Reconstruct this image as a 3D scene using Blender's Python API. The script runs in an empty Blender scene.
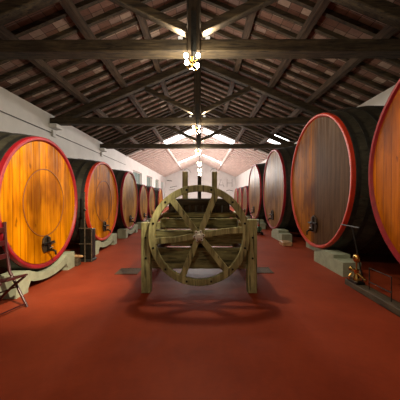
import bpy, bmesh, math, random
from mathutils import Vector, Matrix
random.seed(7)
C = bpy.context.scene
COL = C.collection
PI = math.pi

# ------------------------------------------------------------------ camera
cam_d = bpy.data.cameras.new('camera')
cam = bpy.data.objects.new('camera', cam_d); COL.objects.link(cam)
cam.location = (0.14, 0.0, 1.5)
cam.rotation_euler = (math.radians(90 - 0.69), 0, math.radians(0.23))
cam_d.lens = 22.5; cam_d.sensor_width = 36; cam_d.clip_start = 0.05; cam_d.clip_end = 200
C.camera = cam

# ------------------------------------------------------------------ world / exposure
W = bpy.data.worlds.new('world'); C.world = W; W.use_nodes = True
W.node_tree.nodes['Background'].inputs[0].default_value = (0.62, 0.72, 0.70, 1)
W.node_tree.nodes['Background'].inputs[1].default_value = 0.55
C.view_settings.view_transform = 'Standard'
C.view_settings.look = 'None'
C.view_settings.gamma = 1
C.view_settings.use_curve_mapping = False
C.view_settings.exposure = 0.0

# lamp powers (the lamps themselves are built further down)
TRUSS_Y = [5.05, 9.85, 14.65, 19.45]
CHAND = [  # y, power, colour
    (0.30, 100, (1, .85, .62)), (4.76, 190, (1, .86, .64)), (9.56, 170, (1, .90, .74)), (14.36, 210, (1, .94, .86)),  # first one is unseen, added behind the viewer for front light
    (19.6, 380, (1, .95, .90)), (24.4, 540, (1, .95, .90)), (29.2, 540, (1, .95, .90)), (34.0, 540, (1, .95, .90))]
UPLIGHT = [120, 80, 50]
SKY_E = 9.0
SPOTS = [((1.3, .45, 4.2), (-2.66, 4.4, 1.05), 2500, 42), ((-1.3, .45, 4.2), (2.9, 2.9, 1.7), 200, 55)]  # added unseen lamps brightening the nearest barrels: lamp, target, W, cone
HALL_W = 5.74; WALL_TOP = 4.74; SL = 0.42; Y0 = -4.0; Y1 = 41.0; YM = 19.6
RIDGE = WALL_TOP + SL * HALL_W
def roof_z(x): return WALL_TOP + SL * (HALL_W - abs(x))

# ------------------------------------------------------------------ materials
def mat(name):
    m = bpy.data.materials.new(name); m.use_nodes = True
    nt = m.node_tree; b = nt.nodes['Principled BSDF']
    return m, nt, b
def N(nt, t, **kw):
    n = nt.nodes.new(t)
    for k, v in kw.items(): setattr(n, k, v)
    return n
def coords(nt, scale=(1, 1, 1), rot=(0, 0, 0)):
    tc = N(nt, 'ShaderNodeTexCoord'); mp = N(nt, 'ShaderNodeMapping')
    nt.links.new(tc.outputs['Object'], mp.inputs['Vector'])
    mp.inputs['Scale'].default_value = scale; mp.inputs['Rotation'].default_value = rot
    return mp.outputs['Vector']
def noise(nt, vec, scale, detail=4, rough=.6):
    n = N(nt, 'ShaderNodeTexNoise'); n.inputs['Scale'].default_value = scale
    n.inputs['Detail'].default_value = detail; n.inputs['Roughness'].default_value = rough
    nt.links.new(vec, n.inputs['Vector']); return n.outputs['Fac']
def ramp(nt, fac, stops):
    r = N(nt, 'ShaderNodeValToRGB'); e = r.color_ramp.elements
    while len(e) < len(stops): e.new(0.5)
    for i, (p, c) in enumerate(stops):
        e[i].position = p; e[i].color = (c[0], c[1], c[2], 1)
    nt.links.new(fac, r.inputs['Fac']); return r.outputs['Color']
def mix(nt, fac, a, b, mode='MIX'):
    m = N(nt, 'ShaderNodeMix', data_type='RGBA', blend_type=mode)
    for sock, v in ((m.inputs[0], fac), (m.inputs[6], a), (m.inputs[7], b)):
        if isinstance(v, (int, float)): sock.default_value = v
        elif isinstance(v, tuple): sock.default_value = (v[0], v[1], v[2], 1)
        else: nt.links.new(v, sock)
    return m.outputs[2]
def math_(nt, op, a, b=None):
    m = N(nt, 'ShaderNodeMath', operation=op)
    for i, v in enumerate((a, b)):
        if v is None: continue
        if isinstance(v, (int, float)): m.inputs[i].default_value = v
        else: nt.links.new(v, m.inputs[i])
    return m.outputs[0]
def bump(nt, b, h, strength=.3, dist=.02):
    n = N(nt, 'ShaderNodeBump'); n.inputs['Strength'].default_value = strength; n.inputs['Distance'].default_value = dist
    nt.links.new(h, n.inputs['Height']); nt.links.new(n.outputs[0], b.inputs['Normal'])

def wood(name, dark, light, stretch=(1, 12, 12), rough=.75, scale=1.6, bmp=.6):
    m, nt, b = mat(name)
    v = coords(nt, stretch)
    f = noise(nt, v, scale, 6, .65)
    c = ramp(nt, f, [(.32, dark), (.66, light)])
    # drying cracks and patchy wear
    k = noise(nt, coords(nt, tuple(x * .9 for x in stretch)), 3.1, 2, .5)
    c = mix(nt, ramp(nt, k, [(.60, (0, 0, 0)), (.66, (.8, .8, .8))]), c, tuple(x * .35 for x in dark))
    w = noise(nt, coords(nt), 2.6, 4, .6)
    c = mix(nt, 1.0, c, ramp(nt, w, [(.35, (.55, .52, .48)), (.65, (1.0, 1.0, 1.0))]), 'MULTIPLY')
    nt.links.new(c, b.inputs['Base Color'])
    b.inputs['Roughness'].default_value = rough
    bump(nt, b, f, bmp, .02); return m
def plain(name, col, rough=.5, metal=0, var=.25, scale=6, spec=None, coat=0):
    m, nt, b = mat(name)
    f = noise(nt, coords(nt), scale, 4)
    d = tuple(c * (1 - var) for c in col); l = tuple(min(1, c * (1 + var)) for c in col)
    nt.links.new(ramp(nt, f, [(.3, d), (.7, l)]), b.inputs['Base Color'])
    b.inputs['Roughness'].default_value = rough; b.inputs['Metallic'].default_value = metal
    b.inputs['Coat Weight'].default_value = coat; b.inputs['Coat Roughness'].default_value = .2
    bump(nt, b, f, .15, .01); return m
def glow(name, col, e):
    m, nt, b = mat(name)
    b.inputs['Base Color'].default_value = (.8, .8, .8, 1)
    b.inputs['Emission Color'].default_value = (*col, 1); b.inputs['Emission Strength'].default_value = e
    return m

def head_wood(name, dark, mid, light, rough=.38, za=1.9, zb=2.7, streak_tone=(.30, .24, .20), spec=.10, near_tones=None):
    """upright boards of the barrel head, each with its own tone, joints between"""
    m, nt, b = mat(name)
    tc = N(nt, 'ShaderNodeTexCoord'); sp = N(nt, 'ShaderNodeSeparateXYZ')
    oi = N(nt, 'ShaderNodeObjectInfo')
    nt.links.new(tc.outputs['Object'], sp.inputs[0])
    yy = math_(nt, 'ADD', math_(nt, 'MULTIPLY', sp.outputs[1], 6.3), 50)
    idx = math_(nt, 'FLOOR', yy); fr = math_(nt, 'FRACT', yy)
    wn = N(nt, 'ShaderNodeTexWhiteNoise', noise_dimensions='2D')
    cb = N(nt, 'ShaderNodeCombineXYZ')
    nt.links.new(idx, cb.inputs[0]); nt.links.new(oi.outputs['Random'], cb.inputs[1]); nt.links.new(cb.outputs[0], wn.inputs['Vector'])
    v = N(nt, 'ShaderNodeMapping'); nt.links.new(tc.outputs['Object'], v.inputs['Vector'])
    v.inputs['Scale'].default_value = (9, 9, .7)
    lc = N(nt, 'ShaderNodeCombineXYZ'); nt.links.new(math_(nt, 'MULTIPLY', wn.outputs['Value'], 20), lc.inputs[2]); nt.links.new(lc.outputs[0], v.inputs['Location'])
    g = noise(nt, v.outputs[0], 1.6, 6, .62)
    base = ramp(nt, g, [(.28, dark), (.5, mid), (.75, light)])
    tone = math_(nt, 'ADD', math_(nt, 'MULTIPLY', wn.outputs['Value'], .45), .72)
    tcol = N(nt, 'ShaderNodeCombineXYZ')
    for i in range(3): nt.links.new(tone, tcol.inputs[i])
    c = mix(nt, 1.0, base, tcol.outputs[0], 'MULTIPLY')
    st = noise(nt, coords(nt, (1.6, 1.6, .9)), 1.0, 3, .5)
    c = mix(nt, 1.0, c, ramp(nt, st, [(.35, (.42, .36, .30)), (.55, (1, 1, 1))]), 'MULTIPLY')
    if near_tones:   # boards on the near side mixed towards a darker grey brown
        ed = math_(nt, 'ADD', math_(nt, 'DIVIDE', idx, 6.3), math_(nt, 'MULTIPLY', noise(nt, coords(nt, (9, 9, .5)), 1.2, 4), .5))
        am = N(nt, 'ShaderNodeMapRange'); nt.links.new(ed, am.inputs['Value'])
        am.inputs['From Min'].default_value = 7.94 + near_tones[0]; am.inputs['From Max'].default_value = 7.94 + near_tones[0] + .28
        ag = ramp(nt, g, [(.3, near_tones[1]), (.7, near_tones[2])])
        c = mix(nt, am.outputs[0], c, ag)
    # knots and dark drips
    k = noise(nt, coords(nt, (7, 7, 3.2)), 1.3, 2, .5)
    km = ramp(nt, k, [(.68, (0, 0, 0)), (.74, (1, 1, 1))])
    c = mix(nt, math_(nt, 'MULTIPLY', km, .65), c, tuple(x * .25 for x in dark))
    # pale streaks, strongest on the upper boards
    s = noise(nt, coords(nt, (8, 8, .8)), 1.1, 4, .6)
    up = N(nt, 'ShaderNodeMapRange'); nt.links.new(tc.outputs['Object'], sp.inputs[0])
    up.inputs['From Min'].default_value = za; up.inputs['From Max'].default_value = zb
    nt.links.new(sp.outputs[2], up.inputs['Value'])
    sm = ramp(nt, s, [(.45, (0, 0, 0)), (.62, (1, 1, 1))])
    c = mix(nt, math_(nt, 'MULTIPLY', math_(nt, 'MULTIPLY', sm, up.outputs[0]), .7), c, streak_tone)
    b.inputs['Specular IOR Level'].default_value = spec
    e = math_(nt, 'MINIMUM', fr, math_(nt, 'SUBTRACT', 1, fr))
    jm = math_(nt, 'LESS_THAN', e, .035)
    c = mix(nt, math_(nt, 'MULTIPLY', jm, .6), c, tuple(x * .2 for x in dark))
    nt.links.new(c, b.inputs['Base Color'])
    nt.links.new(math_(nt, 'ADD', math_(nt, 'MULTIPLY', g, .25), rough - .1), b.inputs['Roughness'])
    h = math_(nt, 'SUBTRACT', g, math_(nt, 'MULTIPLY', jm, .8)); bump(nt, b, h, .35, .008)
    return m

def tiles(name, cols, mortar, bw=.32, rh=.2):
    m, nt, b = mat(name)
    v = coords(nt)
    br = N(nt, 'ShaderNodeTexBrick'); nt.links.new(v, br.inputs['Vector'])
    br.inputs['Scale'].default_value = 1; br.inputs['Brick Width'].default_value = bw; br.inputs['Row Height'].default_value = rh
    br.inputs['Mortar Size'].default_value = .008; br.offset = 0
    br.inputs['Color1'].default_value = (0, 0, 0, 1); br.inputs['Color2'].default_value = (1, 1, 1, 1); br.inputs['Mortar'].default_value = (.5, .5, .5, 1)
    c = ramp(nt, br.outputs['Color'], [(0, cols[0]), (.35, cols[1]), (.7, cols[2]), (1, cols[3])])
    n = noise(nt, v, 9, 5); c = mix(nt, .45, c, ramp(nt, n, [(.3, (.35, .3, .3)), (.7, (1, 1, 1))]), 'MULTIPLY')
    c = mix(nt, br.outputs['Fac'], c, mortar)
    nt.links.new(c, b.inputs['Base Color']); b.inputs['Roughness'].default_value = .85
    bump(nt, b, n, .3, .01); return m

def floor_mat():
    m, nt, b = mat('red_floor')
    v = coords(nt)
    n = noise(nt, v, .9, 6, .6); n2 = noise(nt, v, 14, 4, .7)
    c = ramp(nt, n, [(.3, (.21, .031, .012)), (.7, (.34, .058, .022))])
    c = mix(nt, .35, c, ramp(nt, n2, [(.3, (.6, .55, .55)), (.7, (1, 1, 1))]), 'MULTIPLY')
    nt.links.new(c, b.inputs['Base Color'])
    nt.links.new(math_(nt, 'ADD', math_(nt, 'MULTIPLY', n2, .2), .46), b.inputs['Roughness'])
    b.inputs['Specular IOR Level'].default_value = .13
    bump(nt, b, n2, .12, .006); return m

M = {}
M['head_orange'] = head_wood('orange_oak_boards', (.36, .10, .0), (.66, .22, .0), (.82, .33, .004), .45, 1.9, 2.7, (.30, .22, .14), .03)
M['head_amber'] = head_wood('amber_oak_boards', (.36, .08, .0), (.60, .155, .0), (.72, .22, .006), .42, 2.8, 3.6)
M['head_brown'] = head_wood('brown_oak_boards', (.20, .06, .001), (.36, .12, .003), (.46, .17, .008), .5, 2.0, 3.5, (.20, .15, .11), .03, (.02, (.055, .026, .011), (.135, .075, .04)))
M['head_honey'] = head_wood('honey_oak_boards', (.26, .12, .02), (.45, .235, .045), (.56, .33, .09), .45, 1.5, 2.6, (.34, .25, .18), .03)
M['head_tan'] = head_wood('tan_oak_boards', (.15, .065, .016), (.25, .125, .038), (.33, .19, .075), .36, 1.3, 2.6, (.24, .19, .16), .03)
M['red'] = plain('red_rim_paint', (.27, .006, .014), .5, 0, .25, 5, coat=.0)
M['orange_red'] = plain('orange_red_rim_paint', (.52, .032, .010), .5, 0, .25, 5, coat=.0)
M['stave'] = wood('dark_oak_staves', (.022, .021, .014), (.058, .053, .036), (1.5, 8, 8), .6)
M['hoop'] = plain('black_iron_hoop', (.022, .022, .02), .5, .4, .4, 12)
M['iron'] = plain('dark_cast_iron', (.02, .018, .015), .35, .7, .4, 20)
M['brass'] = plain('brass', (.62, .40, .12), .22, 1, .2, 12)
M['chrome'] = plain('worn_steel', (.5, .48, .42), .35, .9, .3, 12)
M['concrete'] = plain('pale_green_concrete', (.32, .35, .25), .85, 0, .25, 5)
M['plaster'] = plain('white_plaster', (.72, .71, .68), .9, 0, .07, 1.3)
M['beam'] = wood('dark_beam_wood', (.018, .012, .006), (.105, .074, .036), (1, 10, 10), .85)
M['beam_y'] = wood('dark_purlin_wood', (.035, .020, .011), (.12, .072, .038), (10, 1, 10), .85)
M['beam_z'] = wood('dark_post_wood', (.018, .012, .006), (.07, .046, .022), (10, 10, 1), .85)
M['white_beam'] = plain('whitewashed_wood', (.74, .68, .63), .8, 0, .12, 4)
M['pink_beam'] = plain('faded_pink_wood', (.66, .54, .48), .8, 0, .15, 4)
M['tile'] = tiles('terracotta_roof_tiles', ((.17, .085, .058), (.24, .125, .09), (.21, .13, .11), (.50, .38, .30)), (.05, .03, .02))
M['white_tile'] = tiles('whitewashed_roof_tiles', ((.68, .58, .54), (.72, .64, .60), (.76, .69, .65), (.72, .60, .55)), (.55, .45, .40))
M['floor'] = floor_mat()
M['press'] = wood('weathered_olive_wood', (.15, .14, .045), (.58, .56, .27), (10, 10, 1), .7)
M['press_x'] = wood('weathered_olive_plank', (.10, .092, .030), (.42, .40, .18), (1.3, 10, 10), .7)
M['press_dark'] = wood('dark_stained_plank', (.018, .014, .007), (.07, .052, .026), (1.5, 10, 10), .8)
M['press_red'] = wood('red_brown_board', (.07, .025, .015), (.20, .075, .045), (10, 1.3, 10), .7)
M['plank'] = wood('brown_plank', (.05, .035, .02), (.13, .09, .05), (10, 1.2, 10), .75)
M['pale_wood'] = wood('pale_turned_wood', (.45, .26, .12), (.68, .44, .24), (2, 10, 10), .5)
M['chair'] = plain('dark_red_lacquer', (.05, .006, .007), .4, 0, .2, 8, coat=.4)
M['green'] = plain('green_machine_paint', (.03, .12, .06), .4, 0, .2, 8)
M['redpaint'] = plain('red_machine_paint', (.4, .03, .02), .4, 0, .2, 8)
M['hubm'] = plain('pale_painted_iron', (.80, .78, .68), .5, 0, .3, 20)
M['press_y'] = wood('weathered_olive_rail', (.085, .072, .025), (.24, .205, .09), (10, 1.3, 10), .7)
M['cable'] = plain('grey_conduit', (.10, .09, .085), .6, 0, .2, 8)
M['box_white'] = plain('pale_plastic', (.55, .54, .5), .5, 0, .08, 8)
M['bulb'] = glow('lit_bulb_glass', (1, .86, .6), 40)
M['uplight_glass'] = glow('lit_uplight_glass', (1, .93, .8), .8)
M['skylight'] = glow('daylit_skylight_pane', (.97, 1, 1), SKY_E)
M['grate'] = plain('iron_grate', (.10, .065, .04), .7, .0, .3, 12)
def glass_mat():
    m = bpy.data.materials.new('window_glass'); m.use_nodes = True; nt = m.node_tree; nt.nodes.clear()
    o = N(nt, 'ShaderNodeOutputMaterial'); mx = N(nt, 'ShaderNodeMixShader'); t = N(nt, 'ShaderNodeBsdfTransparent'); g = N(nt, 'ShaderNodeBsdfGlossy')
    t.inputs[0].default_value = (.86, .92, .88, 1); g.inputs['Roughness'].default_value = .08; mx.inputs[0].default_value = .12
    nt.links.new(t.outputs[0], mx.inputs[1]); nt.links.new(g.outputs[0], mx.inputs[2]); nt.links.new(mx.outputs[0], o.inputs[0])
    return m
M['glass'] = glass_mat()

# ------------------------------------------------------------------ mesh helpers
class MB:
    def __init__(s): s.bm = bmesh.new()
    def poly(s, verts, faces):
        vs = [s.bm.verts.new(v) for v in verts]
        for f in faces:
            try: s.bm.faces.new([vs[i] for i in f])
            except ValueError: pass
        return s
    def box(s, x0, x1, y0, y1, z0, z1):
        v = [(x, y, z) for x in (x0, x1) for y in (y0, y1) for z in (z0, z1)]
        return s.poly(v, [(0, 1, 3, 2), (4, 6, 7, 5), (0, 4, 5, 1), (2, 3, 7, 6), (0, 2, 6, 4), (1, 5, 7, 3)])
    def beam(s, p, q, w, h, up=(0, 0, 1), w2=None, h2=None):
        p, q = Vector(p), Vector(q); d = (q - p).normalized(); up = Vector(up)
        if abs(d.dot(up)) > .98: up = Vector((0, 1, 0))
        a = d.cross(up).normalized(); b = a.cross(d).normalized()
        w2 = w if w2 is None else w2; h2 = h if h2 is None else h2
        v = []
        for c, ww, hh in ((p, w, h), (q, w2, h2)):
            for i, j in ((-1, -1), (1, -1), (1, 1), (-1, 1)): v.append(c + a * (i * ww / 2) + b * (j * hh / 2))
        return s.poly(v, [(3, 2, 1, 0), (4, 5, 6, 7), (0, 1, 5, 4), (1, 2, 6, 5), (2, 3, 7, 6), (3, 0, 4, 7)])
    def tube(s, pts, r, n=10, cap=True):
        pts = [Vector(p) for p in pts]; rs = r if isinstance(r, (list, tuple)) else [r] * len(pts)
        rings = []; a = None
        for i, p in enumerate(pts):
            d = (pts[min(i + 1, len(pts) - 1)] - pts[max(i - 1, 0)]).normalized()
            if a is None:
                a = d.orthogonal().normalized()
            a = (a - d * a.dot(d)).normalized(); b = d.cross(a)
            rings.append([s.bm.verts.new(p + (a * math.cos(2 * PI * k / n) + b * math.sin(2 * PI * k / n)) * rs[i]) for k in range(n)])
        for i in range(len(rings) - 1):
            for k in range(n):
                s.bm.faces.new((rings[i][k], rings[i][(k + 1) % n], rings[i + 1][(k + 1) % n], rings[i + 1][k]))
        if cap:
            s.bm.faces.new(rings[0][::-1]); s.bm.faces.new(rings[-1])
        return s
    def ball(s, c, r, sc=(1, 1, 1), seg=14, rings=9):
        m = Matrix.Translation(c) @ Matrix.Diagonal((r * sc[0], r * sc[1], r * sc[2], 1))
        bmesh.ops.create_uvsphere(s.bm, u_segments=seg, v_segments=rings, radius=1, matrix=m); return s
    def prism(s, pts, axis, a0, a1):
        """closed 2D outline extruded along axis 0/1/2"""
        def P(p, a):
            if axis == 0: return (a, p[0], p[1])
            if axis == 1: return (p[0], a, p[1])
            return (p[0], p[1], a)
        n = len(pts)
        v = [P(p, a0) for p in pts] + [P(p, a1) for p in pts]
        f = [tuple(range(n))[::-1], tuple(range(n, 2 * n))] + [(i, (i + 1) % n, n + (i + 1) % n, n + i) for i in range(n)]
        return s.poly(v, f)
    def build(s, name, m, parent=None, smooth=False, bevel=0, label=None, kind=None):
        bmesh.ops.recalc_face_normals(s.bm, faces=s.bm.faces)
        if bevel: bmesh.ops.bevel(s.bm, geom=[e for e in s.bm.edges if len(e.link_faces) == 2 and e.calc_face_angle(0) > .5], offset=bevel, segments=1, affect='EDGES', clamp_overlap=True)
        me = bpy.data.meshes.new(name); s.bm.to_mesh(me); s.bm.free()
        if smooth:
            me.polygons.foreach_set('use_smooth', [True] * len(me.polygons))
            try: me.set_sharp_from_angle(angle=math.radians(40))
            except Exception: pass
        me.materials.append(m)
        o = bpy.data.objects.new(name, me); COL.objects.link(o)
        if parent: o.parent = parent
        if label: o['label'] = label
        if kind: o['kind'] = kind
        return o
def tag(o, label, cat, group=None):
    o['label'] = label; o['category'] = cat
    if group: o['group'] = group
    return o
def thing(name, label, cat, loc=(0, 0, 0), rz=0, group=None):
    o = bpy.data.objects.new(name, None); COL.objects.link(o); o.empty_display_size = .1
    o.location = loc; o.rotation_euler = (0, 0, rz); return tag(o, label, cat, group)
def dup(root, loc, rz=None, label=None, group=None):
    r = root.copy(); COL.objects.link(r); r.location = loc
    if rz is not None: r.rotation_euler = (0, 0, rz)
    if label: r['label'] = label
    if group: r['group'] = group
    for ch in list(root.children):
        c = ch.copy(); COL.objects.link(c); c.parent = r
        for g in list(ch.children):
            d = g.copy(); COL.objects.link(d); d.parent = c
    return r
def struct(name, mb, m, parent=None, **kw):
    return mb.build(name, m, parent, kind='structure', **kw)

# ------------------------------------------------------------------ setting
struct('floor', MB().box(-HALL_W, HALL_W, Y0, Y1, -.2, 0), M['floor'])
# left wall with window openings in the far half
WIN = [(21.6, 24.9), (27.0, 30.1), (32.3, 35.0), (37.0, 39.5)]
wz0, wz1 = 1.3, 3.85; t = .35
lw = MB(); x0, x1 = -HALL_W - t, -HALL_W
lw.box(x0, x1, Y0, WIN[0][0], 0, WALL_TOP)
for i, (a, b) in enumerate(WIN):
    lw.box(x0, x1, a, b, 0, wz0); lw.box(x0, x1, a, b, wz1, WALL_TOP)
    lw.box(x0, x1, b, WIN[i + 1][0] if i < 3 else Y1, 0, WALL_TOP)
struct('wall_left', lw, M['plaster'])
struct('wall_right', MB().box(HALL_W, HALL_W + t, Y0, Y1, 0, WALL_TOP), M['plaster'])
for nm, ya, yb in (('wall_back', Y1, Y1 + t), ('wall_front', Y0 - t, Y0)):
    g = [(-HALL_W - t, 0), (HALL_W + t, 0), (HALL_W + t, WALL_TOP), (0, RIDGE), (-HALL_W - t, WALL_TOP)]
    struct(nm, MB().prism(g, 1, ya, yb), M['plaster'])
for i, (a, b) in enumerate(WIN):
    f = MB(); xf0, xf1 = x0 + .1, x0 + .16
    f.box(xf0, xf1, a, a + .07, wz0, wz1).box(xf0, xf1, b - .07, b, wz0, wz1).box(xf0, xf1, a, b, wz0, wz0 + .07).box(xf0, xf1, a, b, wz1 - .07, wz1)
    for k in (1, 2): f.box(xf0, xf1, a + (b - a) * k / 3 - .025, a + (b - a) * k / 3 + .025, wz0, wz1)
    f.box(xf0, xf1, a, b, 2.55, 2.6)
    w = struct('window_%d' % (i + 1), f, M['box_white'])
    MB().box(x0 + .125, x0 + .132, a + .05, b - .05, wz0 + .05, wz1 - .05).build('pane', M['glass'], w)
    MB().box(x0 + .1, x1 + .06, a - .05, b + .05, wz0 - .06, wz0).build('sill', M['plaster'], w)

# roof: deck of flat tiles over common rafters over purlins. Slopes are built in a local frame (u across slope, y along hall)
ang = math.atan(SL); RT = .12
def slope_deck(name, side, ya, yb, m, holes, parent=None):
    """tile deck, one slope, holes = list of (xa, xb, y0, y1) in hall coordinates left open for skylights"""
    L = (HALL_W + .45) / math.cos(ang)
    ys = sorted({ya, yb, *[h[2] for h in holes], *[h[3] for h in holes]})
    us = sorted({0, L, *[h[0] / math.cos(ang) for h in holes], *[h[1] / math.cos(ang) for h in holes]})
    mb = MB()
    for i in range(len(us) - 1):
        for j in range(len(ys) - 1):
            uc, yc = (us[i] + us[i + 1]) / 2 * math.cos(ang), (ys[j] + ys[j + 1]) / 2
            if any(h[0] < uc < h[1] and h[2] < yc < h[3] for h in holes): continue
            mb.box(us[i], us[i + 1], ys[j], ys[j + 1], 0, .06)
    o = struct(name, mb, m, parent)
    o.location = (0, 0, RIDGE + RT)
    o.rotation_euler = (0, ang, 0) if side > 0 else (0, ang, PI)
    if side < 0: o.scale = (1, 1, 1)
    return o
def slope_deck2(name, side, ya, yb, m, holes):
    # rotating the left slope by half a turn flips y, so feed it mirrored y values
    if side > 0: return slope_deck(name, side, ya, yb, m, holes)
    return slope_deck(name, side, -yb, -ya, m, [(h[0], h[1], -h[3], -h[2]) for h in holes])
def slope_pt(side, x, y, dz): return (side * x, y, roof_z(x) + dz)
SKYL = [(1, 4.46, 5.6, 15.3, 17.2), (1, .35, 3.0, 20.3, 22.0), (-1, .35, 3.0, 20.3, 22.0), (1, .35, 3.1, 32.8, 34.0), (-1, .35, 3.1, 32.8, 34.0)]
decks = []
for side in (-1, 1):
    for (ya, yb, m, pm) in ((Y0, YM, M['tile'], M['beam']), (YM, Y1, M['white_tile'], M['white_beam'])):
        holes = [s[1:] for s in SKYL if s[0] == side and ya <= s[3] < yb]
        d = slope_deck2('ceiling', side, ya, yb, m, holes); decks.append((side, ya, yb, d, holes))
for k, s in enumerate(SKYL):
    side, xa, xb, ya, yb = s
    pts = [slope_pt(side, xa, ya, RT + .05), slope_pt(side, xb, ya, RT + .05), slope_pt(side, xb, yb, RT + .05), slope_pt(side, xa, yb, RT + .05)]
    mb = MB().poly(pts + [(p[0], p[1], p[2] + .02) for p in pts], [(0, 1, 2, 3), (7, 6, 5, 4), (0, 4, 5, 1), (1, 5, 6, 2), (2, 6, 7, 3), (3, 7, 4, 0)])
    fr = MB()
    for (p, q) in ((0, 1), (1, 2), (2, 3), (3, 0)): fr.beam(pts[p], pts[q], .06, .1)
    w = struct('window_%d' % (5 + k), fr, M['white_beam'])
    mb.build('pane', M['skylight'], w)
def inv_parent(o, parent):
    o.parent = parent
    o.matrix_parent_inverse = (Matrix.Translation(parent.location) @ parent.rotation_euler.to_matrix().to_4x4()).inverted()
PURL = [1.5, 2.87, 4.35]
for (side, ya, yb, d, holes) in decks:
    front = ya < 0
    # common rafters
    base = None; y = (4.3 if front else ya) + .25
    if front: y = 2.1
    while y < yb - .05:
        segs = [(0.0, HALL_W + .3)]
        for h in holes:
            if h[2] - .05 < y < h[3] + .05: segs = [(0.0, h[0]), (h[1], HALL_W + .3)]
        for (a, b) in segs:
            hw = .10 if front else .09
            o = MB().beam(slope_pt(side, a, y, RT - .06), slope_pt(side, b, y, RT - .06), hw, .12).build('rafter', M['beam'] if front else M['pink_beam'])
            inv_parent(o, d)
        y += .56 if front else .9
    for xp in (PURL if front else [2.87]):
        w = .17 if front else .14; hh = .2
        xj = xp
        o = MB().beam(slope_pt(side, xj, ya if not front else 1.0, -.10), slope_pt(side, xj, yb, -.10), w, hh).build('purlin', M['beam_y'] if front else M['white_beam'])
        inv_parent(o, d)
rb = MB().box(-.12, .12, 1.0, YM, RIDGE - .20, RIDGE + .02); rbo = rb.build('ridge_beam', M['beam_y']); inv_parent(rbo, decks[0][3])
rb = MB().box(-.08, .08, YM, Y1, RIDGE - .18, RIDGE + .02); rbo = rb.build('ridge_beam', M['white_beam']); inv_parent(rbo, decks[1][3])
# plaster verge where the low brown roof meets the whitewashed one
vb = MB()
for sd in (-1, 1): vb.beam((0, YM + .06, RIDGE + .0), (sd * (HALL_W - .01), YM + .06, WALL_TOP + .0), .10, .16)
struct('trim_1', vb, M['white_beam'])

# ------------------------------------------------------------------ roof trusses
def truss(y, label):
    t = thing('roof_truss', label, 'roof truss', (0, y, 4.34), 0, 'timber roof trusses')
    z0 = 4.34
    def L(p): return (p[0], p[1], p[2] - z0)
    tie = MB().beam((-5.73, 0, .12), (5.73, 0, .12), .30, .24).build('tie_beam', M['beam'], t, bevel=.02)
    MB().box(-.135, .135, -.185, .15, -.02 + .0, RIDGE - .22 - z0).build('king_post', M['beam_z'], t, bevel=.02)
    for s in (-1, 1):
        zr = lambda x: RIDGE - SL * x - .37 - z0
        MB().beam((s * .13, 0, zr(.13)), (s * 5.6, 0, zr(5.6) + .02), .24, .25).build('principal_rafter', M['beam'], t, bevel=.02)
        MB().beam((s * .13, 0, .47), (s * 2.05, 0, 1.40), .18, .17).build('strut', M['beam'], t, bevel=.015)
    # iron strap around tie beam and king post
    MB().box(-.05, .05, -.195, -.186, -.03, .75).box(-.05, .05, -.195, .16, -.035, -.022).build('iron_strap', M['hoop'], t)
    return t
truss(.60, 'dark timber truss overhead, behind the viewer')  # unseen truss, added so the lamps behind the viewer have a support
truss(TRUSS_Y[0], 'nearest dark timber truss, its thick tie beam crossing the whole picture')
truss(TRUSS_Y[1], 'second dark timber truss, with the full triangle of its rafters in view')
truss(TRUSS_Y[2], 'farthest dark timber truss, in front of the whitewashed ceiling')

# small uplights standing on the tie beams
def uplight(x, y, label, p):
    t = thing('uplight', label, 'lamp', (x, y, 4.583), 0, 'uplights on the tie beams')
    MB().tube([(0, 0, 0), (0, 0, .03)], .035, 12).build('base', M['hoop'], t)
    MB().tube([(0, 0, .03), (0, 0, .05), (0, 0, .085)], [.03, .04, .05], 12).build('glass', M['uplight_glass'], t, True)
    ld = bpy.data.lights.new('uplight_lamp', 'SPOT'); ld.energy = p; ld.spot_size = math.radians(165); ld.spot_blend = .6; ld.color = (1, .86, .68); ld.shadow_soft_size = .05
    lo = bpy.data.objects.new('lamp', ld); COL.objects.link(lo); lo.parent = t; lo.location = (0, 0, .10); lo.rotation_euler = (PI, 0, 0)
def added_spotlight(p, q, w, cone, label):  # added lamp, out of view: brightens a near barrel head and the floor
    t = thing('spotlight', label, 'spotlight', p, 0, 'spotlights on the truss behind the viewer')
    d = (Vector(q) - Vector(p)).normalized(); u = Vector((0, 0, 1))
    MB().tube([(0, 0, .139), (0, 0, .02)], .012, 8).build('stem', M['iron'], t)
    MB().tube([-d * .10, -d * .02, d * .05], [.035, .05, .06], 14, False).build('can', M['iron'], t, True)
    ld = bpy.data.lights.new('spot_lamp', 'SPOT'); ld.energy = w; ld.spot_size = math.radians(cone); ld.spot_blend = .8; ld.color = (1, .84, .58); ld.shadow_soft_size = .04
    lo = bpy.data.objects.new('lamp', ld); COL.objects.link(lo); lo.parent = t; lo.location = d * .07; lo.rotation_euler = d.to_track_quat('-Z', 'Y').to_euler()
for (p, q, w, cone), sn in zip(SPOTS, ('left', 'right')):
    added_spotlight((p[0], .60, p[2]), q, w, cone, 'black spotlight under the truss behind the viewer, aimed at the nearest %s barrel' % sn)
names = ('nearest', 'second', 'farthest')
for i in range(3):
    for s, sn in ((-1, 'left'), (1, 'right')):
        uplight(s * .27, TRUSS_Y[i] - .05, 'small bell-shaped uplight on the %s tie beam, %s of the king post' % (names[i], sn), UPLIGHT[i])

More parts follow.
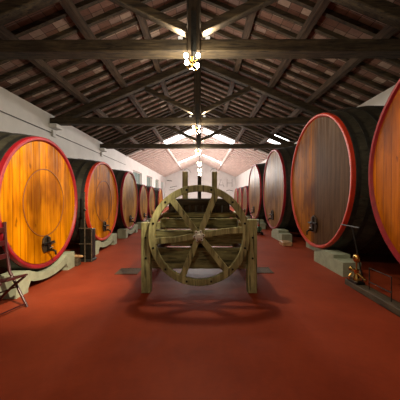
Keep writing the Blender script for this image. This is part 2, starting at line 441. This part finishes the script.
# ------------------------------------------------------------------ chandeliers
def chandelier(y, power, col, label, cord):
    zc = 4.06
    t = thing('chandelier', label, 'chandelier', (-.03 if y < 19 else 0, y, zc), 0, 'bare-bulb chandeliers down the middle of the hall')
    MB().tube([(0, 0, -.10), (0, 0, -.05), (0, 0, .0), (0, 0, .06), (0, 0, .12)], [.01, .035, .02, .035, .02], 12).build('hub', M['brass'], t, True)
    if cord: MB().tube([(0, 0, .12), (0, 0, RIDGE - .2 - zc)], .008, 6).build('cord', M['cable'], t)
    else: MB().tube([(0, 0, .12), (0, 0, .36), (0, .06, .40), (0, .104, .40)], .012, 8).build('bracket', M['iron'], t, True)
    for (a, r, z) in ((0, .115, .10), (PI, .115, .10), (PI * .15, .11, -.06), (-PI * .85, .11, -.06)):
        cx, sx = math.cos(a) * r, math.sin(a) * r
        am = MB().tube([(0, 0, z - .06), (cx * .5, sx * .5, z - .09), (cx, sx, z - .06), (cx, sx, z - .03)], [.008, .008, .008, .018], 8).build('arm', M['brass'], t, True)
        MB().ball((cx, sx, z + .015), .042, (1, 1, 1.15)).build('bulb', M['bulb'], am, True)
    ld = bpy.data.lights.new('chandelier_lamp', 'POINT'); ld.energy = power; ld.color = col; ld.shadow_soft_size = .09
    lo = bpy.data.objects.new('lamp', ld); COL.objects.link(lo); lo.parent = t; lo.location = (0, 0, -.20)
CL = ['brass chandelier with bare bulbs overhead, just behind the viewer', 'brass chandelier with glowing bare bulbs under the nearest king post',
      'small bright chandelier under the second truss', 'bright chandelier under the farthest dark truss',
      'bright chandelier hung on a cord, first beyond the dark roof', 'bright chandelier hung on a cord, second beyond the dark roof',
      'bright chandelier hung on a cord, third beyond the dark roof', 'bright chandelier hung on a cord, nearest the back wall']
for i, (y, p, c) in enumerate(CHAND): chandelier(y, p, c, CL[i], i >= 4)

# ------------------------------------------------------------------ barrels
BULGE = .10
def prof(t): return 1 + BULGE * (1 - (2 * t - 1) ** 2)
def barrel(name, label, Wd, Ht, Ln, zc, headm, rimm, group, tapm='iron', bead=False):
    """face looks along local +X, origin on the floor under the face"""
    T = thing(name, label, 'barrel', (0, 0, 0), 0, group)
    a, b = Wd / 2, Ht / 2; n = 64; wall = .06
    def ring(mb, x, s, off=0):
        return [mb.bm.verts.new((x, (a * s + off) * math.cos(2 * PI * k / n), zc + (b * s + off) * math.sin(2 * PI * k / n))) for k in range(n)]
    def bridge(mb, r0, r1):
        for k in range(n): mb.bm.faces.new((r0[k], r0[(k + 1) % n], r1[(k + 1) % n], r1[k]))
    mb = MB(); rs = [ring(mb, -Ln * i / 16, prof(i / 16)) for i in range(1, 17)]
    rs.insert(0, ring(mb, -.05, prof(.05 / Ln)))
    for i in range(len(rs) - 1): bridge(mb, rs[i], rs[i + 1])
    mb.bm.faces.new(rs[-1]); mb.bm.faces.new(rs[0])
    mb.build('body', M['stave'], T, True)
    # painted chime: stave ends, the bevel inside them and the first hoop
    mb = MB(); r = [ring(mb, -.045, prof(.045 / Ln), .002), ring(mb, -.02, prof(.02 / Ln), .004), ring(mb, .022, 1, .004), ring(mb, .032, 1, -.012), ring(mb, .027, 1, -wall * .75), ring(mb, -.045, 1, -wall - .022)]
    for i in range(5): bridge(mb, r[i], r[i + 1])
    bridge(mb, r[5], r[0])
    mb.build('rim', rimm, T, True)
    mb = MB(); r = [ring(mb, -.045, 1, -wall - .012), ring(mb, -.005, 1, -wall - .012)]; bridge(mb, r[0], r[1]); mb.bm.faces.new(r[0]); mb.bm.faces.new(r[1])
    hd = mb.build('head', headm, T)
    # thin oval bead let into the head
    if bead:
        mb = MB(); m_ = .52; r = [ring(mb, x, m_, o) for x, o in ((-.006, -.009), (.004, -.006), (.004, .006), (-.006, .009))]
        for i in range(3): bridge(mb, r[i], r[i + 1])
        bridge(mb, r[3], r[0])
        mb.build('bead', M['head_ring'], hd, True)
    for tt in (.035, .12, .24, .36, .64, .76, .88):
        mb = MB(); x = -Ln * tt; h = .035
        r = [ring(mb, x - h, prof(tt + h / Ln), -.004), ring(mb, x - h, prof(tt + h / Ln), .010), ring(mb, x + h, prof(tt - h / Ln), .010), ring(mb, x + h, prof(tt - h / Ln), -.004)]
        for i in range(3): bridge(mb, r[i], r[i + 1])
        bridge(mb, r[3], r[0])
        mb.build('hoop', M['hoop'], T, True)
    # bung on top
    MB().tube([(-Ln / 2, 0, zc + b * (1 + BULGE) - .01), (-Ln / 2, 0, zc + b * (1 + BULGE) + .07)], [.05, .06], 12).build('bung', M['pale_wood'], T, True)
    # hatch low on the head: board, iron cross bar, screw handle, tap
    hz = zc - b * .66; k = Ht / 2.3
    pts = [(-.09 * k, -.13 * k), (.09 * k, -.13 * k), (.13 * k, -.02 * k), (.10 * k, .12 * k), (0, .17 * k), (-.10 * k, .12 * k), (-.13 * k, -.02 * k)]
    H = MB().prism([(p[0], p[1] + hz) for p in pts], 0, -.01, .025).build('hatch', M['hatch'], T, bevel=.006)
    MB().beam((.045, -.16 * k, hz + .03 * k), (.045, .16 * k, hz + .03 * k), .045, .035).box(.02, .05, -.02, .02, hz - .08 * k, hz + .14 * k).build('clamp_bar', M['iron'], H, bevel=.005)
    MB().tube([(.04, 0, hz + .03 * k), (.13, 0, hz + .03 * k)], .014, 10).tube([(.125, -.06, hz + .03 * k), (.125, .06, hz + .03 * k)], .010, 8).build('screw_handle', M[tapm], H, True)
    TP = MB().tube([(.02, 0, hz - .10 * k), (.13, 0, hz - .10 * k), (.17, 0, hz - .12 * k), (.175, 0, hz - .18 * k)], [.022, .02, .02, .016], 10).tube([(.10, 0, hz - .10 * k), (.10, 0, hz - .05 * k)], .012, 8).build('tap', M[tapm], T, True)
    MB().tube([(.10, -.045, hz - .05 * k), (.10, .045, hz - .05 * k)], .009, 8).build('tap_handle', M['chrome'], TP, True)
    return T
M['head_ring'] = plain('dark_bead', (.20, .06, .01), .5, 0, .2)
M['hatch'] = plain('blackened_hatch', (.035, .022, .012), .5, 0, .3, 10)

def cradle(label, Wd, Ht, zc, x_in, side, solid, yc, face_x, Ln, group, inst):
    """concrete saddle running across under the barrel, its top hollowed to the staves"""
    a, b = Wd / 2, Ht / 2
    def top(y, d=None):
        s = prof(min(.5, (max(0, x_in + .32) if d is None else d) / Ln)) + .004
        return zc - b * s * math.sqrt(max(0, 1 - (y / (a * s)) ** 2)) - .018
    t = thing('barrel_cradle', label, 'barrel cradle', (face_x, yc, 0), 0 if side < 0 else PI, group)
    if solid:
        # stepped block under each flank; local +y is the flank nearer the door
        def blk(sg, xa, xb, nm, d):
            ys = [.22 + .06 * i for i in range(8)]
            out = [(sg * .22, 0)] + [(sg * y, top(y, d)) for y in ys] + [(sg * 1.08, top(ys[-1], d)), (sg * 1.08, .27), (sg * 1.42, .27), (sg * 1.42, 0)]
            MB().prism(out, 0, xa, xb).build(nm, M['concrete'], t)
        blk(1, -x_in - .34, -x_in, 'near_block', .27); blk(-1, -.75, -.4, 'far_block', .78)
        blk(1, -Ln + .1, -Ln + .45, 'rear_block', .48); blk(-1, -Ln + .1, -Ln + .45, 'rear_block', .48)
        return t
    yh, half, f = (.55, .85, .26) if Wd > 2 else (.36, .62, .18)
    arc = [(-yh + 2 * yh * i / 16) for i in range(17)]
    zt = top(yh)
    out = [(-half, 0), (-half, zt)] + [(y, top(y)) for y in arc] + [(half, zt), (half, 0)]
    out += [(half - f, 0), (half - f, .06)] + [(y * .9 * (half - f) / yh, max(.02, top(y * .8) - .12)) for y in arc[::-1]] + [(-half + f, .06), (-half + f, 0)]
    MB().prism(out, 0, -x_in - .30, -x_in).build('front_saddle', M['concrete'], t)
    MB().prism(out, 0, -Ln - .07, -Ln + .23).build('rear_saddle', M['concrete'], t)
    return t

LX, RX = -2.66, 2.9
LG = 'upright oval barrels along the left wall'
left = [(4.50, 2.22, 2.30, 2.5, 1.40, 'head_orange', 'red', 'large orange-headed barrel with a red rim, nearest on the left, beside the chair'),
        (7.22, 2.30, 2.24, 2.5, 1.38, 'head_orange', 'orange_red', 'orange-headed barrel with a red rim, second from the front on the left'),
        (9.87, 2.20, 2.26, 2.5, 1.37, 'head_honey', 'red', 'tan-headed barrel with a dark red rim, third from the front on the left'),
        (12.25, 1.82, 1.80, 2.2, 1.20, 'head_honey', 'red', 'small tan-headed barrel, fourth on the left, right behind the tall tan one'),
        (14.25, 1.76, 1.80, 2.2, 1.20, 'head_honey', 'red', 'small tan-headed barrel, fifth on the left'),
        (17.3, 1.82, 1.80, 2.2, 1.20, 'head_orange', 'red', 'small orange-headed barrel, last in the left row')]
for i, (y, w, h, ln, zc, hm, rm, lb) in enumerate(left):
    o = barrel('barrel', lb, w, h, ln, zc, M[hm], M[rm], LG, bead=i < 2); o.location = (LX, y, 0)
    cradle('pale concrete cradle under the ' + ['nearest', 'second', 'third', 'fourth', 'fifth', 'last'][i] + ' barrel of the left row', w, h, zc, -.08, -1, False, y, LX, ln, 'concrete cradles on the left', i)
RG = 'upright oval barrels along the right wall'
right = [(2.53, 3.15, 3.16, 2.6, 1.87, 'head_amber', 'red', 'huge orange-headed barrel with a crimson rim, cut off by the right edge'),
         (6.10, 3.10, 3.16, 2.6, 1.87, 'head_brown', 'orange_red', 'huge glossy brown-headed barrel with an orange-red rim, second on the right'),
         (9.65, 2.80, 3.02, 2.6, 1.79, 'head_tan', 'red', 'tall tan-headed barrel with a pale cradle block, third on the right'),
         (13.05, 2.95, 2.82, 2.6, 1.76, 'head_tan', 'red', 'tall tan-headed barrel, fourth on the right'),
         (15.75, 1.76, 1.86, 2.2, 1.25, 'head_tan', 'red', 'small red-rimmed barrel right behind the last tall one on the right'),
         (17.75, 1.70, 1.86, 2.2, 1.25, 'head_tan', 'red', 'small red-rimmed barrel, middle one of the three far ones on the right'),
         (19.75, 1.70, 1.84, 2.2, 1.25, 'head_tan', 'red', 'small red-rimmed barrel, last in the right row')]
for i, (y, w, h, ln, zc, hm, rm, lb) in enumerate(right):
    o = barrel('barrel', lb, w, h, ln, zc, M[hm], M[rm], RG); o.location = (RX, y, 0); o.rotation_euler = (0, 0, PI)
    cradle('pale concrete cradle under the ' + ['nearest', 'second', 'third', 'fourth', 'fifth', 'sixth', 'last'][i] + ' barrel of the right row', w, h, zc, -.10, 1, w > 2, y, RX, ln, 'concrete cradles on the right', i)

# ------------------------------------------------------------------ old wooden machine with the big wheel
PX = .11
P = thing('wooden_press', 'old weathered wooden press with a large six-spoked flywheel on the red floor', 'wine press', (PX, 3.77, 0))
def pbox(name, m, x0, x1, y0, y1, z0, z1, bevel=.008): return MB().box(x0, x1, y0 - 3.85, y1 - 3.85, z0, z1).build(name, m, P, bevel=bevel)
for (s, zt) in ((-1, 1.10), (1, 1.15)):
    xc = s * .83
    pbox('leg', M['press'], xc - .072, xc + .072, 3.95, 4.10, 0, zt)
    pbox('leg', M['press'], xc - .072, xc + .072, 5.75, 5.90, 0, zt)
    pbox('side_rail', M['press_y'] if 'press_y' in M else M['plank'], xc - .05, xc + .05, 4.10, 5.75, .80, .98)
    pbox('side_rail', M['plank'], xc - .045, xc + .045, 4.10, 5.75, .40, .56)
    pbox('bracket', M['press'], xc - s * .072 - s * .14 if s > 0 else xc + .072, xc - .072 if s > 0 else xc + .072 + .14, 3.99, 4.09, .98, 1.10)
pbox('cross_beam', M['press_x'], -.758, .758, 3.98, 4.12, .77, .975)
pbox('bottom_board', M['press_x'], -.758, .758, 4.00, 4.06, .37, .70)
pbox('upper_board', M['press_x'], -.62, .62, 4.15, 4.20, 1.00, 1.15)
pbox('rear_cross_beam', M['press_x'], -.758, .758, 5.77, 5.88, .77, .975)
pbox('rear_board', M['press_x'], -.758, .758, 5.80, 5.86, .37, .70)
# hopper: head plank, slatted dark box, cap
pbox('head_plank', M['press_dark'], -.50, .50, 4.25, 4.33, 1.36, 1.47)
pbox('head_plank', M['press_dark'], -.46, .46, 5.42, 5.50, 1.36, 1.47)
for i in range(9):
    x = -.44 + i * .11
    pbox('slat', M['press_dark'], x - .042, x + .042, 4.28, 4.31, .98, 1.36, .004)
for s in (-1, 1):
    pbox('hopper_side', M['press_dark'], s * .49 - .03, s * .49 + .03, 4.33, 5.42, 1.0, 1.42)
    MB().beam((s * .52, .48, 1.22), (s * .52, 1.70, 1.22), .03, .03).poly([(s * .52, .45, 1.26), (s * .80, .45, 1.05), (s * .80, 1.75, 1.05), (s * .52, 1.75, 1.26), (s * .52, .45, 1.29), (s * .80, .45, 1.08), (s * .80, 1.75, 1.08), (s * .52, 1.75, 1.29)],
        [(0, 1, 2, 3), (7, 6, 5, 4), (0, 4, 5, 1), (1, 5, 6, 2), (2, 6, 7, 3), (3, 7, 4, 0)]).build('side_apron', M['press_red'], P)
pbox('hopper_back', M['press_dark'], -.46, .46, 5.36, 5.42, 1.0, 1.36)
pbox('hopper_floor', M['press_dark'], -.46, .46, 4.33, 5.36, .98, 1.03)
pbox('shelf', M['press_x'], -.60, .60, 4.20, 4.24, 1.16, 1.24)
# three uprights
pbox('upright', M['press'], -.30, -.205, 4.50, 4.60, 1.03, 1.95)
pbox('upright', M['press'], .225, .315, 4.50, 4.60, 1.03, 1.95)
pbox('upright', M['press_dark'], -.035, .035, 4.86, 4.94, 1.03, 1.91)
# iron screw / drum inside
MB().tube([(0, .65, .66), (0, 1.85, .66)], .16, 18).build('drum', M['press_dark'], P, True)
MB().tube([(0, -.09, .925), (0, 1.0, .925)], .03, 12).build('axle', M['iron'], P, True)
# wheel
Wz = .925; R1, R0 = .755, .655
wh = bpy.data.objects.new('wheel', None)
mb = MB(); n = 72; rr = []
for (r, y) in ((R1, -.065), (R1, .005), (R0, .005), (R0, -.065)):
    rr.append([mb.bm.verts.new((r * math.cos(2 * PI * k / n), y, r * math.sin(2 * PI * k / n))) for k in range(n)])
for i in range(4):
    for k in range(n): mb.bm.faces.new((rr[i][k], rr[i][(k + 1) % n], rr[(i + 1) % 4][(k + 1) % n], rr[(i + 1) % 4][k]))
wheel = mb.build('wheel', M['press_wheel'] if 'press_wheel' in M else M['press'], P, True, bevel=.006)
wheel.location = (0, 0, Wz)
for ai, aa in enumerate((7, 68, 127, 187, 248, 308)):
    a = math.radians(aa); ca, sa = math.cos(a), math.sin(a)
    bow = .018 if ai in (0, 3) else 0
    px, pz = -sa * bow, ca * bow
    mb = MB(); y = -.035
    mb.beam((ca * .06, y, sa * .06), (ca * .38 + px, y, sa * .38 + pz), .055, .085, up=(-sa, 0, ca))
    mb.beam((ca * .38 + px, y, sa * .38 + pz), (ca * (R1 - .03), y, sa * (R1 - .03)), .055, .085, up=(-sa, 0, ca), h2=.095)
    mb.build('spoke', M['press'], wheel, bevel=.004)
for k in range(12):
    a = 2 * PI * (k + .5) / 12; r = (R1 + R0) / 2
    MB().tube([(r * math.cos(a), -.064, r * math.sin(a)), (r * math.cos(a), -.078, r * math.sin(a))], .017, 8).build('bolt', M['iron'], wheel)
pts = []
for k in range(24):
    a = 2 * PI * k / 24; r = .092 if k % 4 in (0, 1) else .066
    pts.append((r * math.cos(a), r * math.sin(a)))
hub = MB().prism(pts, 1, -.095, -.063).tube([(0, -.095, 0), (0, -.14, 0)], .034, 14).build('hub', M['hubm'], wheel, bevel=.004)
for k in range(6):
    a = 2 * PI * (k + .15) / 6
    MB().tube([(.066 * math.cos(a), -.094, .066 * math.sin(a)), (.066 * math.cos(a), -.105, .066 * math.sin(a))], .01, 6).build('hub_bolt', M['iron'], hub)
for s in (-1, 1):
    for z in (.87, .55):
        MB().tube([(s * .83, .10, z), (s * .83, .085, z)], .016, 8).build('bolt', M['iron'], P)
MB().box(-.70, -.60, .12, .14, .985, 1.0).build('plate', M['chrome'], P)

# ------------------------------------------------------------------ floor drain behind the machine
for (x, y, lb) in ((-1.32, 5.02, 'flat iron drain grating in the red floor, left of the press'), (1.36, 5.10, 'flat iron drain grating in the red floor, right of the press')):
    g = thing('floor_drain', lb, 'drain grate', (x, y, .0))
    MB().box(-.22, .22, -.20, .20, .001, .004).build('channel', M['hatch'], g)
    mb = MB()
    for k in range(13): mb.box(-.215 + k * .034, -.195 + k * .034, -.19, .19, .004, .010)
    mb.box(-.22, .22, -.20, -.18, .004, .011).box(-.22, .22, .18, .20, .004, .011).build('grating', M['grate'], g)

# ------------------------------------------------------------------ red chair at left edge
ch = thing('folding_chair', 'dark red wooden folding chair at the left edge, in front of the nearest barrel', 'chair', (-2.28, 3.20, 0), math.radians(-15))
for v in (.19, -.19):
    MB().tube([(-.40, v, 1.15), (-.385, v, 1.02), (-.37, v, .8), (-.31, v, .46), (-.17, v, .26), (0, v, 0)], [.026, .018, .018, .020, .018, .016], 10).build('front_leg', M['chair'], ch, True)
    vi = v * .84
    MB().tube([(.0, vi, .43), (-.22, vi, .27), (-.40, vi, .12), (-.5, vi, 0)], [.016, .018, .018, .016], 10).build('rear_leg', M['chair'], ch, True)
MB().beam((-.30, 0, .38), (.08, 0, .47), .28, .025).build('seat', M['chair'], ch, bevel=.006)
for z, x in ((1.04, -.388), (.86, -.376), (.68, -.352)):
    MB().beam((x, -.18, z), (x, .18, z), .018, .07).build('back_slat', M['chair'], ch, bevel=.004)
for p in ((-.03, .045), (-.18, .26)): MB().tube([(p[0], -.18, p[1]), (p[0], .18, p[1])], .010, 8).build('stretcher', M['chair'], ch, True)
MB().tube([(-.445, -.15, .07), (-.445, .15, .07)], .010, 8).build('stretcher', M['chair'], ch, True)

# stand with tall pole between first and second left barrel
st = thing('iron_stand', 'black iron stand with a tall thin pole, between the first two left barrels', 'stand', (-2.52, 5.86, 0), 0)
MB().box(-.14, .13, -.12, .12, .06, .76).build('casing', M['iron'], st, bevel=.015)
MB().box(-.16, .15, -.13, .13, .0, .06).build('foot_plate', M['hoop'], st, bevel=.008)
MB().tube([(-.01, -.14, .0), (-.01, -.14, 1.62)], .016, 10).build('pole', M['plank'], st, True)
MB().tube([(.145, -.14, .0), (.145, -.14, .78)], .012, 10).build('post', M['plank'], st, True)
for z in (.42, .78): MB().tube([(-.14, -.14, z), (.16, -.14, z)], .012, 8).build('cross_bar', M['plank'], st, True)
MB().tube([(-.01, -.165, 1.20), (-.01, -.115, 1.20)], .028, 10).build('clamp', M['iron'], st, True)

# pale turned stick lying in front of the cradle
b = MB().tube([(0, 0, 0), (.03, 0, 0), (.10, 0, .0), (.2, 0, 0), (.30, 0, 0), (.33, 0, 0)], [.018, .035, .04, .03, .026, .018], 12).build('mallet_handle', M['pale_wood'], smooth=True)
b.location = (-2.78, 5.46, .20); tag(b, 'pale turned wooden handle resting beside the nearest left barrel cradle', 'handle')
blk = MB().box(-.17, .17, -.08, .08, 0, .158).build('timber_block', M['plank'], bevel=.01); blk.location = (-2.70, 5.46, 0); tag(blk, 'dark timber block under the pale handle, left side', 'block')

# ------------------------------------------------------------------ right foreground: plank, brass pump, tool
pk = MB().box(-.09, .09, -1.05, .95, 0, .10).build('timber_plank', M['plank'], bevel=.012); pk.location = (2.70, 3.35, 0)
tag(pk, 'long low timber plank on the floor along the nearest right barrel', 'plank')
pu = thing('brass_pump', 'small brass hand pump standing on the timber plank, lower right', 'pump', (2.68, 4.08, .10), math.radians(0))
MB().box(-.07, .07, -.12, .14, 0, .04).build('base', M['iron'], pu, bevel=.006)
MB().tube([(0, .0, .04), (0, 0, .10), (0, 0, .12), (0, 0, .20), (0, 0, .22)], [.05, .05, .035, .035, .05], 14).build('cylinder', M['brass'], pu, True)
MB().tube([(0, 0, .22), (0, 0, .28), (0, 0, .33)], [.014, .012, .014], 10).ball((0, 0, .40), .055, (1, 1, 1.35)).build('air_chamber', M['brass'], pu, True)
MB().tube([(0, -.05, .16), (0, -.16, .13), (0, -.24, .11)], [.022, .02, .02], 10).build('spout', M['brass'], pu, True)
MB().tube([(0, .05, .17), (0, .14, .19), (-.0, .16, .19)], [.022, .022, .038], 12).build('inlet', M['brass'], pu, True)
MB().tube([(-.045, .05, .14), (-.09, .05, .10), (-.09, .05, .04)], .016, 8).build('valve', M['brass'], pu, True)
ik = thing('iron_rack', 'thin dark iron rack standing on the plank next to the brass pump', 'rack', (2.68, 3.55, .10))
for y in (-.22, .22): MB().tube([(0, y, 0), (0, y, .33)], .007, 8).build('post', M['hoop'], ik)
MB().tube([(0, -.22, .33), (0, .22, .33)], .007, 8).build('top_bar', M['hoop'], ik)
MB().tube([(0, -.22, .12), (0, .22, .12)], .008, 8).build('lower_bar', M['hoop'], ik)
tl = thing('plunging_tool', 'dark wooden T-handled tool leaning against the second right barrel', 'tool', (2.93, 4.40, .0))
MB().tube([(.02, -.08, .01), (-.13, .0, .98)], .013, 8).build('shaft', M['hoop'], tl, True)
MB().tube([(-.13, -.20, .98), (-.13, .32, .98)], .016, 8).build('cross_handle', M['hoop'], tl, True)

# clutter beyond: small pumps between third and fourth right barrels
def small_pump(x, y, label, rz):
    t = thing('cellar_pump', label, 'pump', (x, y, 0), rz, 'small cellar pumps by the right barrels')
    MB().box(-.2, .2, -.12, .12, .08, .12).build('tray', M['iron'], t)
    for sx in (-.15, .15):
        MB().tube([(sx, -.15, .06), (sx, -.11, .06)], .06, 14).tube([(sx, .11, .06), (sx, .15, .06)], .06, 14).build('wheels', M['hoop'], t, True)
    MB().tube([(-.17, 0, .24), (.06, 0, .24)], .10, 16).build('motor', M['green'], t, True)
    MB().tube([(.06, 0, .24), (.16, 0, .24)], .075, 14).tube([(.11, 0, .30), (.11, 0, .48)], .03, 10).build('pump_head', M['chrome'], t, True)
    MB().box(-.09, -.01, -.04, .04, .335, .40).build('switch_box', M['redpaint'], t)
    MB().tube([(-.19, 0, .12), (-.24, 0, .6), (-.28, 0, .82)], .013, 8).build('handle', M['iron'], t, True)
small_pump(2.44, 9.98, 'small green pump on a trolley beside the third right barrel', 1.5)
small_pump(2.30, 11.3, 'small green pump on a trolley between the third and fourth right barrels', 1.9)
def bottle(x, y, label):
    t = thing('demijohn', label, 'bottle', (x, y, 0), 0, 'dark bottles standing on the floor at right')
    MB().tube([(0, 0, 0), (0, 0, .05), (0, 0, .28), (0, 0, .40), (0, 0, .46), (0, 0, .60)], [.10, .13, .13, .07, .035, .032], 16).build('body', M['bottle'], t, True)
    MB().tube([(0, 0, .60), (0, 0, .64)], .03, 10).build('stopper', M['pale_wood'], t, True)
M['bottle'] = plain('dark_green_glass', (.012, .03, .015), .12, 0, .2, 5, coat=.4)
bottle(2.36, 10.52, 'dark green bottle on the floor, close behind the third right barrel')
bottle(2.10, 10.75, 'dark green bottle on the floor nearest the aisle, between two green pumps')
blk2 = MB().box(-.14, .14, -.2, .2, 0, .12).build('timber_block', M['pale_wood'], bevel=.01); blk2.location = (2.78, 7.80, 0)
tag(blk2, 'pale timber block on the floor between the second and third right barrels', 'block')

# ------------------------------------------------------------------ conduit on left wall
cd = thing('wall_conduit', 'thin grey cable running along the left wall above the barrels', 'cable', (-HALL_W, 0, 4.0))
MB().tube([(.03, 1.0, .02), (.03, 5.0, -.0), (.03, 10, .02), (.03, 19.4, 0)], .016, 8).build('cable', M['cable'], cd, True)
for y in (5.1, 9.9, 14.7): MB().box(.001, .09, y - .10, y + .10, -.12, .14).build('junction_box', M['box_white'], cd, bevel=.01)

# padstones under the tie beam ends
for i, y in enumerate(TRUSS_Y[:3]):
    for s, sn in ((-1, 'left'), (1, 'right')):
        o = MB().box(-.16, .16, -.22, .22, 0, .16).build('corbel', M['plaster'], bevel=.02); o.location = (s * (HALL_W - .165), y, 4.178)
        tag(o, 'white plastered corbel on the %s wall holding the %s tie beam' % (sn, names[i]), 'corbel', 'corbels under the trusses')

# ------------------------------------------------------------------ tools on the back wall
wy = Y1 - .06
def wall_tool(name, label, cat, polys, r=.05, mm='press_dark'):
    mb = MB(); c = polys[0][0]
    for pl in polys: mb.tube([(p[0] - c[0], 0, p[1] - c[1]) for p in pl], r, 8)
    o = mb.build(name, M[mm], smooth=True); o.location = (c[0], wy, c[1]); return tag(o, label, cat, 'old tools hung on the back wall')
def pp(px, py): return (.14 + (px - 201) * Y1 / 250, 1.5 + (197 - py) * Y1 / 250)
wall_tool('saw', 'long dark saw hung highest at left on the back wall', 'saw', [[pp(167, 180.5), pp(172, 181)]])
wall_tool('pole', 'dark pole hung in the middle of the left group on the back wall', 'pole', [[pp(170, 187.5), pp(177, 186)]], .04)
wall_tool('pole', 'dark pole hung lowest at left on the back wall', 'pole', [[pp(169, 190), pp(175, 189)]], .022)
wall_tool('compass', 'large A-shaped wooden divider hung right of centre on the back wall', 'tool', [[pp(218, 189), pp(221, 179), pp(224, 187)], [pp(219.5, 185), pp(223, 185)]], .022)
wall_tool('bow_saw', 'H-shaped frame saw hung on the back wall, right side', 'saw', [[pp(227, 179), pp(227, 187)], [pp(232, 179), pp(232, 187)], [pp(227, 183), pp(232, 183)]], .022)
wall_tool('yoke', 'dark wooden yoke hung lowest on the right of the back wall', 'yoke', [[pp(226, 191), pp(229, 190), pp(233, 191)]], .04)
wall_tool('scythe', 'curved scythe hung high on the back wall, left of centre', 'scythe', [[pp(184, 170), pp(187, 168.5), pp(190, 171), pp(191, 173)]], .022)
wall_tool('scythe', 'curved scythe hung high on the back wall, right of centre', 'scythe', [[pp(210, 172), pp(212, 169), pp(215, 168.5), pp(217, 170)]], .022)
